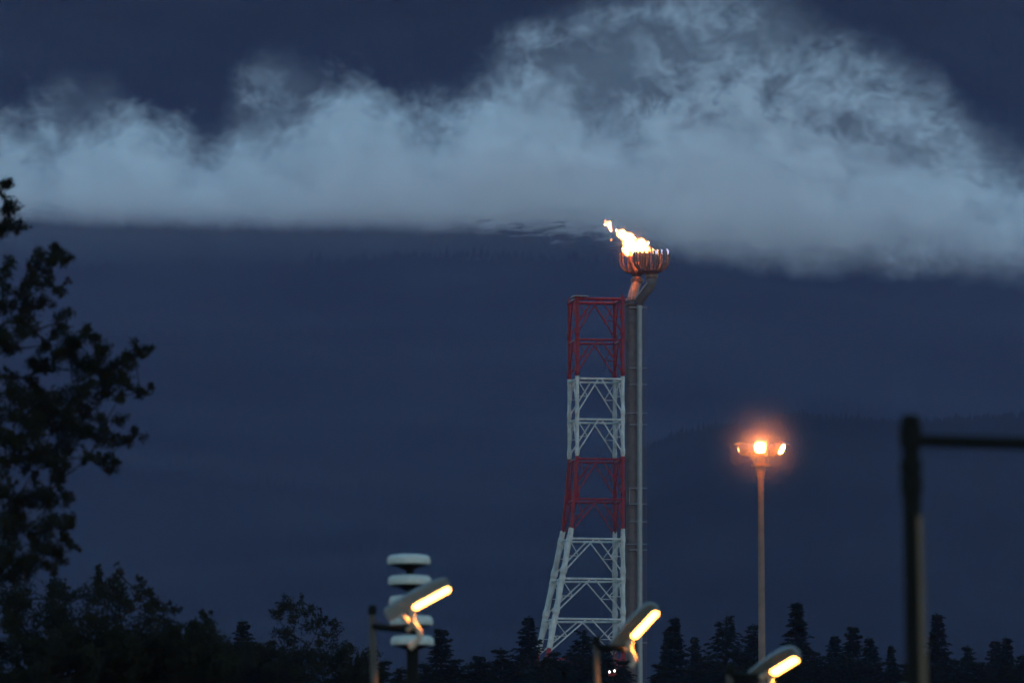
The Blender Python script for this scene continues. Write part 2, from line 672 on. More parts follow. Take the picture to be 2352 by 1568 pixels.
def leg_xy(ix, iy, z):
    x, y = (-HALF if ix < 0 else HALF), (-HALF if iy < 0 else HALF)
    if ix < 0:
        k = max(0.0, tz(1140) - z)
        x -= 0.196 * k
        y *= 1 + 0.0145 * k
    return Vector((x, y, z))


LV = [686.5, 780, 869.6, 963, 1053.6, 1146, 1237, 1329, 1421.6, 1514, 1606, 1700, 1790, 1866]
FACES = [((-1, -1), (1, -1)), ((-1, 1), (1, 1)), ((-1, -1), (-1, 1)), ((1, -1), (1, 1))]
SECT = [(686.5, 869.6, M_RED, [0, 1], 'red'), (869.6, 1053.6, M_WHITE, [2, 3], 'white'), (1053.6, 1213, M_RED, [4, 5], 'red'),
        (1213, 1490, M_WHITE, [6, 7, 8], 'white'), (1490, 1866, M_RED, [9, 10, 11, 12], 'red')]
for si, (va, vb, mm, panels, cname) in enumerate(SECT):
    # ring beams of the section
    sec = None
    for pi in panels:
        mb = MB()
        z = tz(LV[pi])
        rb = 0.19 if pi not in (0,) else 0.27
        for (a, b) in FACES:
            mb.tube([leg_xy(*a, z), leg_xy(*b, z)], rb, 8)
        if pi == 0:
            for a in ((-1, -1), (1, -1), (-1, 1), (1, 1)):
                p = leg_xy(*a, z)
                mb.tube([p, p + Vector((0, 0, 1.0))], 0.09, 6)
        if sec is None: sec = mb.build('tower_section', mm, tower)
        else: mb.build('ring_beam', mm, sec)
    sec['label'] = '%s painted band of steel lattice' % cname
    if si == 0:
        MB().box(leg_xy(-1, -1, tz(681)) + Vector((.6, .8, .0)), (2.6, 3.4, 0.16)).build('corner_platform', M_GALV, sec)
    for a in ((-1, -1), (1, -1), (-1, 1), (1, 1)):
        mb = MB()
        rr = 0.33 if si < 3 else 0.40
        if si == 3 and a[0] < 0: rr = 0.49
        pts, rad = [], []
        za, zb = tz(va), tz(vb)
        mb.tube([leg_xy(*a, za), leg_xy(*a, zb)], [rr, rr * (1.0 if si < 3 else 1.06)], 12)
        for pi in panels:
            zz = tz(LV[pi]) - (tz(LV[pi]) - tz(LV[pi + 1])) * 0.80
            if zb + 0.7 < zz < za - 0.7:
                q = lambda d: leg_xy(*a, zz + d)
                mb.tube([q(1.1), q(.45), q(.4), q(-.4), q(-.45), q(-1.0)], [rr * 1.02, rr * 1.2, rr * 1.32, rr * 1.32, rr * 1.2, rr * 1.03], 12)
            # gusset node at ring beam
            zz = tz(LV[pi])
            if zb < zz < za + 0.1:
                q = lambda d: leg_xy(*a, zz + d)
                mb.tube([q(.5), q(-.6)], rr * 1.15, 12)
        mb.build('leg', mm, sec)
    for (a, b) in FACES:
        mb = MB()
        for pi in panels:
            z1, z0 = tz(LV[pi]) - 0.15, tz(LV[pi + 1])
            zl = z1 + (z0 - z1) * 0.84
            A = lambda z: leg_xy(*a, z)
            B = lambda z: leg_xy(*b, z)
            T1 = A(z1).lerp(B(z1), 0.455)
            T2 = A(z1).lerp(B(z1), 0.545)
            mb.tube([A(zl), T1], 0.135, 8)
            mb.tube([B(zl), T2], 0.135, 8)
            m1 = A(zl).lerp(T1, 0.5); m2 = B(zl).lerp(T2, 0.5)
            mb.tube([A(z1), m1], 0.085, 6)
            mb.tube([B(z1), m2], 0.085, 6)
            mb.tube([A(m1.z), m1], 0.07, 6)
            mb.tube([B(m2.z), m2], 0.085, 6)
        mb.build('bracing', mm, sec)
# risers
def P3(u, v, y=TY): return tl(P(u, v, y))


def vert(u, v0, v1, y, r, n=16):
    p0, p1 = P(u, v0, y), P(u, v1, y)
    p1.x = p0.x; p1.z = min(p1.z, p1.z)
    return [tl(p0), tl(p1)]


MB().tube(vert(1450.5, 694, 1866, 1500.5, 1.03), 1.03, 24).build('riser_pipe', M_RUST, tower)
MB().tube(vert(1469, 690, 1866, 1499.0, .44), 0.44, 18).build('riser_pipe', M_GALV, tower)['label'] = 'pale narrow riser pipe'
mb = MB()
for du in (1477.5, 1483.5):
    mb.tube(vert(du, 700, 1866, 1499.6, .05), 0.055, 6)
v = 702
while v < 1866:
    mb.tube([P3(1477.5, v, 1499.6), P3(1483.5, v, 1499.6)], 0.03, 5)
    v += 5.5
mb.build('ladder', M_RUST, tower)
for v in (706, 844.7, 882.6, 948, 974.5, 1120.6, 1156.8, 1197.5, 1249, 1262, 1475):
    mb = MB()
    a, b = (1446, 1486) if v not in (1249, 948) else (1437, 1486)
    z = P3(1450, v, 1498.7)
    for yy in (1498.9, 1499.9):
        mb.tube([P3(a, v, yy), P3(b, v, yy)], 0.09, 6)
    mb.tube([P3(b, v, 1498.9), P3(b, v, 1499.9)], 0.07, 6)
    p = P3(1469, v, 1499.0)
    mb.tube([p + Vector((0, 0, .25)), p - Vector((0, 0, .25))], 0.52, 16)
    mb.build('pipe_bracket', M_GALV, tower)
MB().tube([P3(1446, 1119, 1499.0), P3(1446, 1158, 1499.0)], .06, 6).build('guard_rail', M_GALV, tower)
for v in (963, 1053.6, 1237, 1329, 780, 1421.6, 700):
    MB().tube([tl(P(1431, v, 1499.4)), tl(P(1450, v, 1499.8))], 0.2, 8).build('riser_support', M_RUST, tower)
    MB().tube([tl(P(1431, v, 1501.4)), tl(P(1450, v, 1500.8))], 0.2, 8).build('riser_support', M_RUST, tower)
# head collar and burner stems
p = P3(1450.5, 690, 1500.5)
MB().lathe([(1.15, -.9), (1.3, -.8), (1.3, .0), (1.1, .1), (.8, .55)], p, 24).build('riser_collar', M_RUST, tower)
s = MB().tube([P3(1452, 690, 1500.6), P3(1456, 668, 1501.6), P3(1462, 650, 1502.8), P3(1463.5, 640, 1503), P3(1463.5, 603, 1503)],
              [.95, .85, .82, .82, .82], 20).build('burner_stem', M_STEM, tower)
MB().lathe([(.85, -.5), (1.15, -.3), (1.15, .35), (.85, .55)], P3(1463.5, 645, 1503), 24).build('collar', M_STEEL, s)
s = MB().tube([P3(1468, 700, 1499.0), P3(1470, 690, 1498.9), P3(1482, 672, 1498.2), P3(1493, 657, 1497.6), P3(1496.5, 648, 1497.5), P3(1496.5, 618, 1497.5)],
              [.5, .85, .92, .92, .92, .95], 20).build('burner_stem', M_RUST, tower)
MB().lathe([(.95, -.4), (1.12, -.25), (1.12, .2), (.95, .35)], P3(1496.5, 634, 1497.5), 24).build('collar', M_STEEL, s)
MB().tube([P3(1458, 686, 1498), P3(1487, 650, 1496.4)], 0.12, 6).build('pilot_line', M_GALV, tower)
MB().tube([P3(1451, 686, 1498.6), P3(1453, 655, 1500.6)], 0.1, 6).build('pilot_line', M_GALV, tower)

RB = 3.12
TIPS = []
for bi, (u0, v0, y0) in enumerate(((1463.7, 629, 1503.0), (1496.6, 627.5, 1497.5))):
    base = P3(u0, v0, y0)
    H = 3.65
    hub = MB().lathe([(.75, -.7), (.95, -.2), (1.25, .15), (1.3, .5), (.9, .8)], base, 24).build('burner_crown', M_STEEL, tower)
    NA = 11 if bi == 0 else 22
    for k in range(NA):
        a = 2 * math.pi * k / NA + (math.pi - TH if bi == 0 else .1)
        mb = MB()
        pts = []
        for (rr, zz) in ((.3, .03), (.5, .07), (.70, .16), (.86, .28), (.95, .42), (.99, .58), (1, .8), (1, .98)):
            pts.append(base + Vector((math.cos(a) * rr * RB, math.sin(a) * rr * RB, zz * H)))
        mb.tube(pts, [.15, .15, .145, .14, .135, .13, .125, .12], 9)
        t = pts[-1]
        mb.tube([t - Vector((0, 0, .25)), t - Vector((0, 0, .05)), t + Vector((0, 0, .12))], [.19, .19, .10], 9)
        mb.build('burner_arm', M_STEEL, hub)
    for k in range(5):
        a = 2 * math.pi * (k + .1) / 5
        mb = MB()
        pts = [base + Vector((math.cos(a) * rr * RB, math.sin(a) * rr * RB, zz * H)) for (rr, zz) in
               ((.1, .1), (.35, .16), (.52, .3), (.56, .5), (.56, .95))]
        mb.tube(pts, .15, 8)
        mb.build('burner_arm', M_STEEL, hub)


# ------------------------------------------------------------------ flame
def fr_vol(name, col, k):
    m = bpy.data.materials.new(name)
    m.use_nodes = True
    nt = m.node_tree
    nt.nodes.clear()
    e = nt.nodes.new('ShaderNodeEmission')
    e.inputs['Color'].default_value = tuple(col) + (1,)
    e.inputs['Strength'].default_value = k * G
    o = nt.nodes.new('ShaderNodeOutputMaterial')
    nt.links.new(e.outputs[0], o.inputs['Volume'])
    return m


M_CORE = emis('flame_white_hot', (1.0, 0.40, 0.09), 11)
M_FRINGE = fr_vol('flame_fringe_gas', (1.0, 0.26, 0.045), 2.2)


def c1(x, y): return (1205.9 + x / 3.413, 459.4 + y / 3.413)


def inside(p, poly):
    x, y = p
    c = False
    j = len(poly) - 1
    for i in range(len(poly)):
        if (poly[i][1] > y) != (poly[j][1] > y) and x < (poly[j][0] - poly[i][0]) * (y - poly[i][1]) / (poly[j][1] - poly[i][1]) + poly[i][0]:
            c = not c
        j = i
    return c


def edge_d(p, poly):
    best = 1e9
    for i in range(len(poly)):
        a, b = Vector(poly[i]), Vector(poly[(i + 1) % len(poly)])
        q = Vector(p)
        t = max(0, min(1, (q - a).dot(b - a) / max(1e-9, (b - a).length_squared)))
        best = min(best, (a + (b - a) * t - q).length)
    return best


def blob_mesh(name, blobs, m, parent, voxel, disp, dsize):
    bm = bmesh.new()
    for (p, r) in blobs:
        bmesh.ops.create_icosphere(bm, subdivisions=2, radius=r, matrix=Matrix.Translation(p))
    me = bpy.data.meshes.new(name)
    bm.to_mesh(me); bm.free()
    me.materials.append(m)
    o = bpy.data.objects.new(name, me)
    C.objects.link(o)
    if parent: o.parent = parent
    rm = o.modifiers.new('remesh', 'REMESH')
    rm.mode = 'VOXEL'; rm.voxel_size = voxel
    t = bpy.data.textures.new(name, 'CLOUDS')
    t.noise_scale = dsize
    t.noise_depth = 4
    d = o.modifiers.new('ragged', 'DISPLACE')
    d.texture = t; d.strength = disp; d.mid_level = 0.5
    d.texture_coords = 'LOCAL'
    return o


def flame(name, poly_c, y, thick, n, rmin, label, seed, core=True):
    r = random.Random(seed)
    poly = [c1(*q) for q in poly_c]
    cu = sum(q[0] for q in poly) / len(poly); cv = max(q[1] for q in poly)
    o = P(cu, cv, y)
    root = thing(name, o, label, 'flame', 'flames above the burner crowns')
    us = [q[0] for q in poly]; vs_ = [q[1] for q in poly]
    core_b, fr_b = [], []
    while len(fr_b) < n:
        q = (r.uniform(min(us), max(us)), r.uniform(min(vs_), max(vs_)))
        if not inside(q, poly): continue
        d = edge_d(q, poly) * PX
        rad = max(rmin, min(d, thick * .5)) * r.uniform(.45, .95)
        dy = r.uniform(-1, 1) * max(0, thick * .5 * min(1, d / (thick * .35)))
        p = P(q[0], q[1], y + dy) - o
        fr_b.append((p, rad * 1.18))
        if d > rmin * 0.9: core_b.append((p, max(rmin * .45, rad * .72)))
    if core and core_b:
        blob_mesh('flame_core', core_b, M_CORE, root, 0.07, 0.75, 0.42)
    blob_mesh('flame_fringe', fr_b, M_FRINGE, root, 0.06, 0.7, 0.35)
    return root


BODY = [(712, 228), (740, 236), (772, 226), (795, 250), (835, 250), (862, 285), (868, 318), (890, 292), (912, 292), (945, 312), (958, 345), (982, 362),
        (990, 408), (965, 418), (900, 412), (870, 425), (838, 442), (790, 440), (768, 415), (752, 385), (768, 360), (752, 335), (768, 325), (738, 300), (716, 275)]
flame('flare_flame', BODY, 1501.5, 2.2, 420, 0.20, 'large white-hot flame streaming up sideways out of the burner crowns', 3)
PUFF = [(618, 158), (636, 152), (642, 176), (660, 158), (680, 182), (678, 205), (688, 238), (668, 242), (655, 215), (650, 198), (628, 196)]
flame('flame_puff', PUFF, 1501.0, 0.7, 46, 0.13, 'small torn-off orange flame above the tip of the large flame', 4)
root = thing('flame_sparks', P(*c1(675, 314), 1501.0), 'tiny orange flame fleck hanging in the air beside the large flame', 'flame', 'flames above the burner crowns')
blob_mesh('flame_core', [(Vector((0, 0, 0)), .2), (Vector((.1, 0, .16)), .14)], emis('flame_orange', (1, .36, .1), 1.6), root, .05, .1, .3)
# small burner flames along the rim of the front crown
M_PILOT = emis('pilot_flame', (0.62, 0.62, 0.95), 1.1)
M_PILOTO = emis('pilot_flame_orange', (1.0, 0.5, 0.2), 3.0)
for i, (x, yb, h, oc, lab) in enumerate(((1120, 412, 34, 0, 'thin bluish pilot flame at the outermost arm of the front burner crown'),
                                 (1076, 412, 26, 0, 'thin bluish pilot flame second from the outer edge of the burner crown'),
                                 (1045, 416, 30, 1, 'little orange flame on the burner rim between pilot flames and large flame'),
                                 (1028, 412, 20, 0, 'pale pilot flame between the two little orange rim flames'),
                                 (1008, 410, 36, 1, 'little orange flame licking up right next to the large flame'))):
    u, v_ = c1(x, yb)
    o = P(u, v_, 1496.0)
    mb = MB()
    hh = h / 3.413 * PX
    mb.tube([(0, 0, -.3), (0, 0, hh * .3), (-.08, 0, hh * .65), (-.25, 0, hh)], [.09, .2, .13, .02], 8)
    q = mb.build('pilot_flame', M_PILOTO if oc else M_PILOT)
    q.location = o
    tag(q, lab, 'flame', 'flames above the burner crowns')


# ------------------------------------------------------------------ mist added round lamp and flame for the bloom of their light
def halo_mist(name, c, rad, dens, label=None):
    m = bpy.data.materials.new(name + '_vapour')  # added volume that stands in for the bloom of the light
    m.use_nodes = True
    nt = m.node_tree
    nt.nodes.clear()
    tc = nt.nodes.new('ShaderNodeTexCoord')
    ln = nt.nodes.new('ShaderNodeVectorMath'); ln.operation = 'LENGTH'
    nt.links.new(tc.outputs['Object'], ln.inputs[0])
    mr = nt.nodes.new('ShaderNodeMapRange'); mr.interpolation_type = 'LINEAR'
    mr.inputs['From Min'].default_value = rad * 0.97
    mr.inputs['From Max'].default_value = 0.0
    mr.inputs['To Max'].default_value = 1.0
    nt.links.new(ln.outputs['Value'], mr.inputs['Value'])
    pv = nt.nodes.new('ShaderNodeVolumePrincipled')
    pv.inputs['Color'].default_value = (0.9, 0.9, 0.9, 1)
    pw = nt.nodes.new('ShaderNodeMath'); pw.operation = 'POWER'
    pw.inputs[1].default_value = 4.5
    nt.links.new(mr.outputs[0], pw.inputs[0])
    ml = nt.nodes.new('ShaderNodeMath'); ml.operation = 'MULTIPLY'
    ml.inputs[1].default_value = dens
    nt.links.new(pw.outputs[0], ml.inputs[0])
    nt.links.new(ml.outputs[0], pv.inputs['Density'])
    o_ = nt.nodes.new('ShaderNodeOutputMaterial')
    nt.links.new(pv.outputs[0], o_.inputs['Volume'])
    bm = bmesh.new()
    bmesh.ops.create_icosphere(bm, subdivisions=3, radius=rad)
    me = bpy.data.meshes.new(name)
    bm.to_mesh(me); bm.free()
    me.materials.append(m)
    o = bpy.data.objects.new(name, me)
    o.location = c
    C.objects.link(o)
    return tag(o, kind='stuff')


# ------------------------------------------------------------------ high mast floodlight
MY = 600.0
MPX = MY / F
mc = P(1747.3, 1045, MY)
mast = thing('floodlight_mast', (mc.x, MY, ground_z(MY)), 'tall slender mast crowned by a ring of glowing orange floodlights', 'floodlight mast')


def mz(v): return P(1747, v, MY).z - ground_z(MY)


MB().tube([(0.07, 0, 0), (0.05, 0, mz(1500)), (0.0, 0, mz(1100)), (0, 0, mz(1085)), (0, 0, mz(1072))], [.27, .245, .215, .32, .35], 16).build('pole', M_CONCRETE, mast)
mb = MB()
mb.lathe([(.66, 0), (.68, .04), (.68, .12), (.64, .14)], (0, 0, mz(1070)), 28)
mb.tube([(0, 0, mz(1072)), (0, 0, mz(1030))], .26, 14)
for k in range(6):
    a = 2 * math.pi * (k + .5) / 6
    mb.tube([(.62 * math.cos(a), .62 * math.sin(a), mz(1070)), (.62 * math.cos(a), .62 * math.sin(a), mz(1043))], .025, 6)
mb.build('lantern_cage', M_CONCRETE, mast)
mb = MB()
N = 40
ring = [Vector((1.0 * math.cos(2 * math.pi * k / N), 1.0 * math.sin(2 * math.pi * k / N), mz(1042))) for k in range(N + 1)]
mb.tube(ring, .05, 8, caps=False)
for k in range(6):
    a = 2 * math.pi * k / 6
    mb.tube([(0.2 * math.cos(a), .2 * math.sin(a), mz(1042)), (1.0 * math.cos(a), 1.0 * math.sin(a), mz(1042))], .045, 6)
mb.build('head_frame', M_FLOOD, mast)
for ang, tilt in ((-93, 18), (-22, 26), (146, 14), (128, 24), (40, 24), (84, 24)):
    a = R(ang)
    c = Vector((1.36 * math.cos(a), 1.2 * math.sin(a), mz(1029)))
    rot = Matrix.Rotation(a, 3, 'Z') @ Matrix.Rotation(R(tilt), 3, 'Y')     # local +x = beam direction
    mb = MB()
    rings = []
    for x, hw, hh in ((-.42, .16, .14), (-.38, .22, .20), (-.1, .32, .31), (.22, .40, .40), (.24, .42, .42)):
        rings.append([c + rot @ Vector((x, sy * hw, sz * hh)) for sy, sz in ((-1, -.7), (-.75, -1), (.75, -1), (1, -.7), (1, .7), (.75, 1), (-.75, 1), (-1, .7))])
    mb.loft(rings)
    h = mb.build('floodlight', M_FLOOD, mast)
    mb = MB()
    rings = []
    for x, s_ in ((.225, .94), (.27, .90), (.33, .72), (.36, .4)):
        rings.append([c + rot @ Vector((x, sy * .41 * s_, sz * .41 * s_)) for sy, sz in ((-1, -.42), (-.78, -.82), (-.42, -1), (.42, -1), (.78, -.82), (1, -.42), (1, .42), (.78, .82), (.42, 1), (-.42, 1), (-.78, .82), (-1, .42))])
    mb.loft(rings)
    mb.build('lens', M_FLOODLENS, h)
    mb = MB()
    mb.tube([c + rot @ Vector((0, -.43, 0)), c + rot @ Vector((0, -.43, -.5)), c + rot @ Vector((0, .43, -.5)), c + rot @ Vector((0, .43, 0))], .03, 6)
    mb.build('yoke', M_FLOOD, h)
    MB().box(c + rot @ Vector((.30, 0, .50)), (.5, .8, .03), rot).build('visor', M_FLOOD, h)
fl = bpy.data.lights.new('flame_light', 'POINT')
fl.color = (1.0, 0.19, 0.03)
fl.energy = 4200 * G
fl.shadow_soft_size = 0.3
flo = bpy.data.objects.new('flame_light', fl)
C.objects.link(flo)
flo.location = P(1450, 574, 1499.3)
fl = bpy.data.lights.new('floodlight_spill', 'POINT')
fl.color = (1.0, 0.20, 0.025)
fl.energy = 1900 * G
fl.shadow_soft_size = 0.06
flo = bpy.data.objects.new('floodlight_spill', fl)
C.objects.link(flo)
flo.parent = mast
flo.location = (-.05, -1.95, mz(1027))
halo_mist('lamp_halo', Vector((mc.x, MY - 1.9, ground_z(MY) + mz(1022))), 5.5, 0.11)  # added volume that scatters a halo in place of lens bloom
halo_mist('flame_halo', P(1452, 560, 1502.0), 8.0, 0.022)

# ------------------------------------------------------------------ siren mast with stacked discs
SY = 150.0
SPX = SY / F
s0 = P(947.5, 1500, SY)
siren = thing('siren_mast', (s0.x, SY, ground_z(SY)), 'warning siren of five stacked white discs on a dark post', 'siren')


def sz(v): return P(947, v, SY).z - ground_z(SY)


MB().tube([(0, 0, 0), (0, 0, sz(1484))], [.13, .105], 18).build('post', M_DARK, siren)
MB().tube([(0, 0, sz(1490)), (-.055, 0, sz(1280))], .07, 12).build('core_tube', M_DARK, siren)
for vt in (1273, 1320, 1366.5, 1412.5, 1458.5):
    cu = 939 + (vt - 1273) * .043
    cx = P(cu, vt, SY).x - s0.x
    z1 = sz(vt)
    t = 23 * SPX
    rr = 49.5 * SPX
    d = MB().lathe([(rr * .90, -t), (rr * .985, -t * .97), (rr, -t * .85), (rr, -t * .5), (rr * .985, -t * .36), (rr * .95, -t * .22), (rr * .85, -t * .08), (rr * .6, 0), (.02, 0.01)],
                   (cx, 0, z1), 48).build('disc', M_SIREN, siren)
    MB().lathe([(.06, -t - 14 * SPX), (.10, -t - 11 * SPX), (rr * .55, -t - 5 * SPX), (rr * .9, -t - 0.004)], (cx, 0, z1), 32).build('horn_throat', M_DARK, d)


# ------------------------------------------------------------------ street lamps
def street_lamp(label, Y, pole_top, pole_bot, arm_end, cable, e0, e1, fy, roll, lens_w, hl0=0.30):
    """e0,e1: picture ends of the lens; fy: how far the far end comes towards the camera (m)"""
    gz_ = ground_z(Y)
    pt = P(*pole_top, Y + .35)
    pb = P(*pole_bot, Y + .35)
    b = pt + (pb - pt) * ((gz_ - pt.z) / (pb.z - pt.z))
    root = thing('street_lamp', b, label, 'street lamp', 'orange street lamps along the road')
    o = Vector(b)
    MB().tube([b - o, pt - o], [.075, .05], 14).build('pole', M_POLE, root)
    MB().lathe([(.05, -.02), (.062, 0), (.062, .09), (.04, .12)], pt - o, 14).build('pole_cap', M_DARK, root)
    a0 = P(pole_top[0], arm_end[1] - 8, Y + .35)
    a1 = P(arm_end[0], arm_end[1], Y + .05)
    MB().tube([a0 - o, a1 - o], .05, 12).build('arm', M_DARK, root)
    L0, L1 = P(*e0, Y), P(*e1, Y)
    L1 = L1 - Vector((0, fy, 0))
    ax = (L1 - L0).normalized()
    Ln = (L1 - L0).length
    # lens normal: perpendicular to ax, leaning down and towards the camera by roll
    view = Vector((0, -1, 0))
    n0 = (view - ax * view.dot(ax)).normalized()
    n1 = ax.cross(n0).normalized()
    if n1.z > 0: n1 = -n1
    nr = n0 * math.cos(roll) + n1 * math.sin(roll)
    side = ax.cross(nr).normalized()
    if side.z < 0: side = -side
    mid = (L0 + L1) * .5 - o

    def q(x, y, z): return mid + ax * x + side * y - nr * z      # z = away from lens
    hl = Ln / 2 + .1
    mb = MB()
    rings = []
    for x, wd, ht in ((-hl - hl0, .06, .07), (-hl - hl0 + .03, .10, .12), (-hl - .1, .11, .15), (-hl + .15, .13, .17), (0, .13, .17), (hl - .22, .12, .14), (hl - .12, .10, .10), (hl - .07, .07, .06)):
        rings.append([q(x, .072 + sy * wd, 0.02 + szz * ht) for sy, szz in ((-1, 0), (-1, .45), (-.82, .8), (-.4, 1), (.4, 1), (.82, .8), (1, .45), (1, 0))])
    mb.loft(rings)
    head = mb.build('lamp_head', M_HEAD, root)
    wr = lens_w / 2

    def oval(zz, k, grow=0.0):
        rg = []
        for i in range(32):
            a = 2 * math.pi * i / 32
            cx = math.copysign(Ln / 2 - wr, math.cos(a)) + (wr + grow) * math.cos(a)
            rg.append(q(cx * (1 - (1 - k) * .3), (wr + grow) * math.sin(a) * k, zz))
        return rg

    MB().loft([oval(.03, 1, .014), oval(-.036, 1, .014), oval(-.036, 1, .004), oval(-.02, 1, .004)]).build('lens_rim', M_HEAD, head)
    mb = MB()
    rings = []
    for zz, k in ((-.018, 1.0), (-.032, .98), (-.042, .84), (-.047, .5)):
        rings.append(oval(zz, k))
    mb.loft(rings)
    mb.build('lens', M_SODIUM, head)
    sp = bpy.data.lights.new('lamp_glow', 'SPOT')
    sp.color = (1.0, 0.33, 0.05)
    sp.energy = 280 * G
    sp.spot_size = R(150)
    sp.spot_blend = 0.35
    sp.shadow_soft_size = 0.03
    so = bpy.data.objects.new('lamp_glow', sp)
    C.objects.link(so)
    so.parent = root
    so.location = q(-Ln * .1, -.06, -.10)
    so.rotation_euler = (0, 0, 0)
    j = q(-hl - .12, 0, .10)
    br = MB().tube([a1 - o + Vector((-.02, 0, 0)), a1 - o + Vector((.05, -.06, .05)), (a1 - o).lerp(j, .6) + Vector((.05, -.05, 0)), j], .045, 12).build('bracket', M_CABLE, root)
    if cable:
        pts = [P(*c, Y - .25) - o for c in cable]
        # smooth the polyline
        sm = []
        for i in range(len(pts) - 1):
            for k in range(4):
                t = k / 4
                p0 = pts[max(0, i - 1)]; p1 = pts[i]; p2 = pts[i + 1]; p3 = pts[min(len(pts) - 1, i + 2)]
                sm.append(.5 * ((2 * p1) + (p2 - p0) * t + (2 * p0 - 5 * p1 + 4 * p2 - p3) * t * t + (3 * p1 - p0 - 3 * p2 + p3) * t ** 3))
        sm.append(pts[-1])
        MB().tube(sm, .042, 10).build('cable', M_CABLE, root)
    return root


street_lamp('lit street lamp in front of the stacked siren discs', 124, (855, 1408), (859.6, 1568), (940, 1446),
            [(948, 1398), (946.5, 1412), (947, 1426), (953, 1436), (961, 1446), (963.5, 1458), (957, 1473), (941, 1488)],
            (948, 1395), (1033, 1349), 0.0, R(28), 0.097)
street_lamp('lit street lamp at the foot of the flare tower, its lens steeply tilted', 126, (1370, 1478), (1372, 1600), (1442, 1492),
            [(1450, 1470), (1446, 1483), (1447, 1492), (1453, 1503), (1457, 1518), (1450, 1530)],
            (1453.5, 1461), (1509, 1404), 0.42, R(28), 0.104)
street_lamp('lit street lamp low at the foot of the floodlight mast', 118, (1676, 1546), (1677, 1620), (1752, 1556),
            [(1772, 1556), (1769, 1566), (1771, 1576), (1777, 1586), (1780, 1600)],
            (1774, 1543), (1831, 1511), 0.45, R(30), 0.118)
street_lamp('street lamp behind the dark pole, only the top of its pale housing showing', 120, (1950, 1640), (1951, 1700), (2020, 1650),
            None, (2042, 1618), (2122, 1590), 0.1, R(62), 0.10)

# ------------------------------------------------------------------ dark pole with mast arm, close to the camera
DY = 56.0
DPX = DY / F
pt, pb = P(2091, 962, DY), P(2101, 1568, DY)
b = pt + (pb - pt) * ((0 - pt.z) / (pb.z - pt.z))
dark = thing('mast_arm_pole', b, 'dark blurred steel pole with a long horizontal arm reaching out of view', 'pole')
o = Vector(b)
MB().tube([b - o, pt - o], [.063, .058], 14).build('pole', M_DARK, dark)
MB().lathe([(.059, -.07), (.065, -.05), (.065, .015), (.028, .03)], pt - o, 14).build('pole_cap', M_DARK, dark)
MB().tube([P(2093, 1011, DY) - o, P(2352, 1018, DY) - o, P(2700, 1030, DY - .1) - o], .042, 12).build('arm', M_DARK, dark)
for v, h in ((1000, .10), (1070, .05), (1112, .09)):
    p = P(2091 + (v - 962) * .0165, v, DY) - o
    MB().tube([p + Vector((0, 0, h * .7)), p - Vector((0, 0, h * .7))], .074, 14).build('pole_clamp', M_DARK, dark)
MB().tube([P(2109, 1184, DY - .02) - o, P(2119, 1568, DY - .02) - o, P(2124, 1800, DY - .02) - o, Vector((.15, -.03, 0))], .029, 12).build('lit_side_strip', M_LITSIDE, dark)  # added tan strip, imitates the warm-lit right side of the pole

# ------------------------------------------------------------------ small work lamps at the tower foot
for (u, v_, lab) in ((1411.6, 1473, 'tiny white work lamp shining near a lower leg of the flare tower'),):
    p = P(u, v_, 1488)
    root = thing('work_lamp', (p.x, p.y, ground_z(1488)), lab, 'lamp')
    zz = p.z - ground_z(1488)
    MB().tube([(0, .1, 0), (0, .1, zz + .2)], .08, 8).build('post', M_RUST, root)
    MB().lathe([(.05, -.16), (.19, -.08), (.21, .05), (.1, .2)], (0, 0, zz), 14).build('lens', M_WORK, root)
p = P(1406, 1541, 590)
TPX = 590 / F
root = thing('twin_work_lamp', (p.x, p.y, ground_z(590)), 'pair of tiny white lamps on a thin post with a red box', 'lamp')
zz = p.z - ground_z(590)
MB().tube([(.05, .1, 0), (.05, .1, zz - 8 * TPX)], .035, 8).build('post', M_RUST, root)
MB().box((.02, .08, zz - 7 * TPX), (19 * TPX, .25, 6 * TPX)).build('box', M_RED, root)
for du, dv in ((-6, 1), (5.5, -1.5)):
    MB().lathe([(.02, -2.6 * TPX), (2.1 * TPX, -1.5 * TPX), (2.3 * TPX, .6 * TPX), (.03, 2.5 * TPX)], (du * TPX, -.05, zz - dv * TPX), 14).build('lens', M_WORK, root)


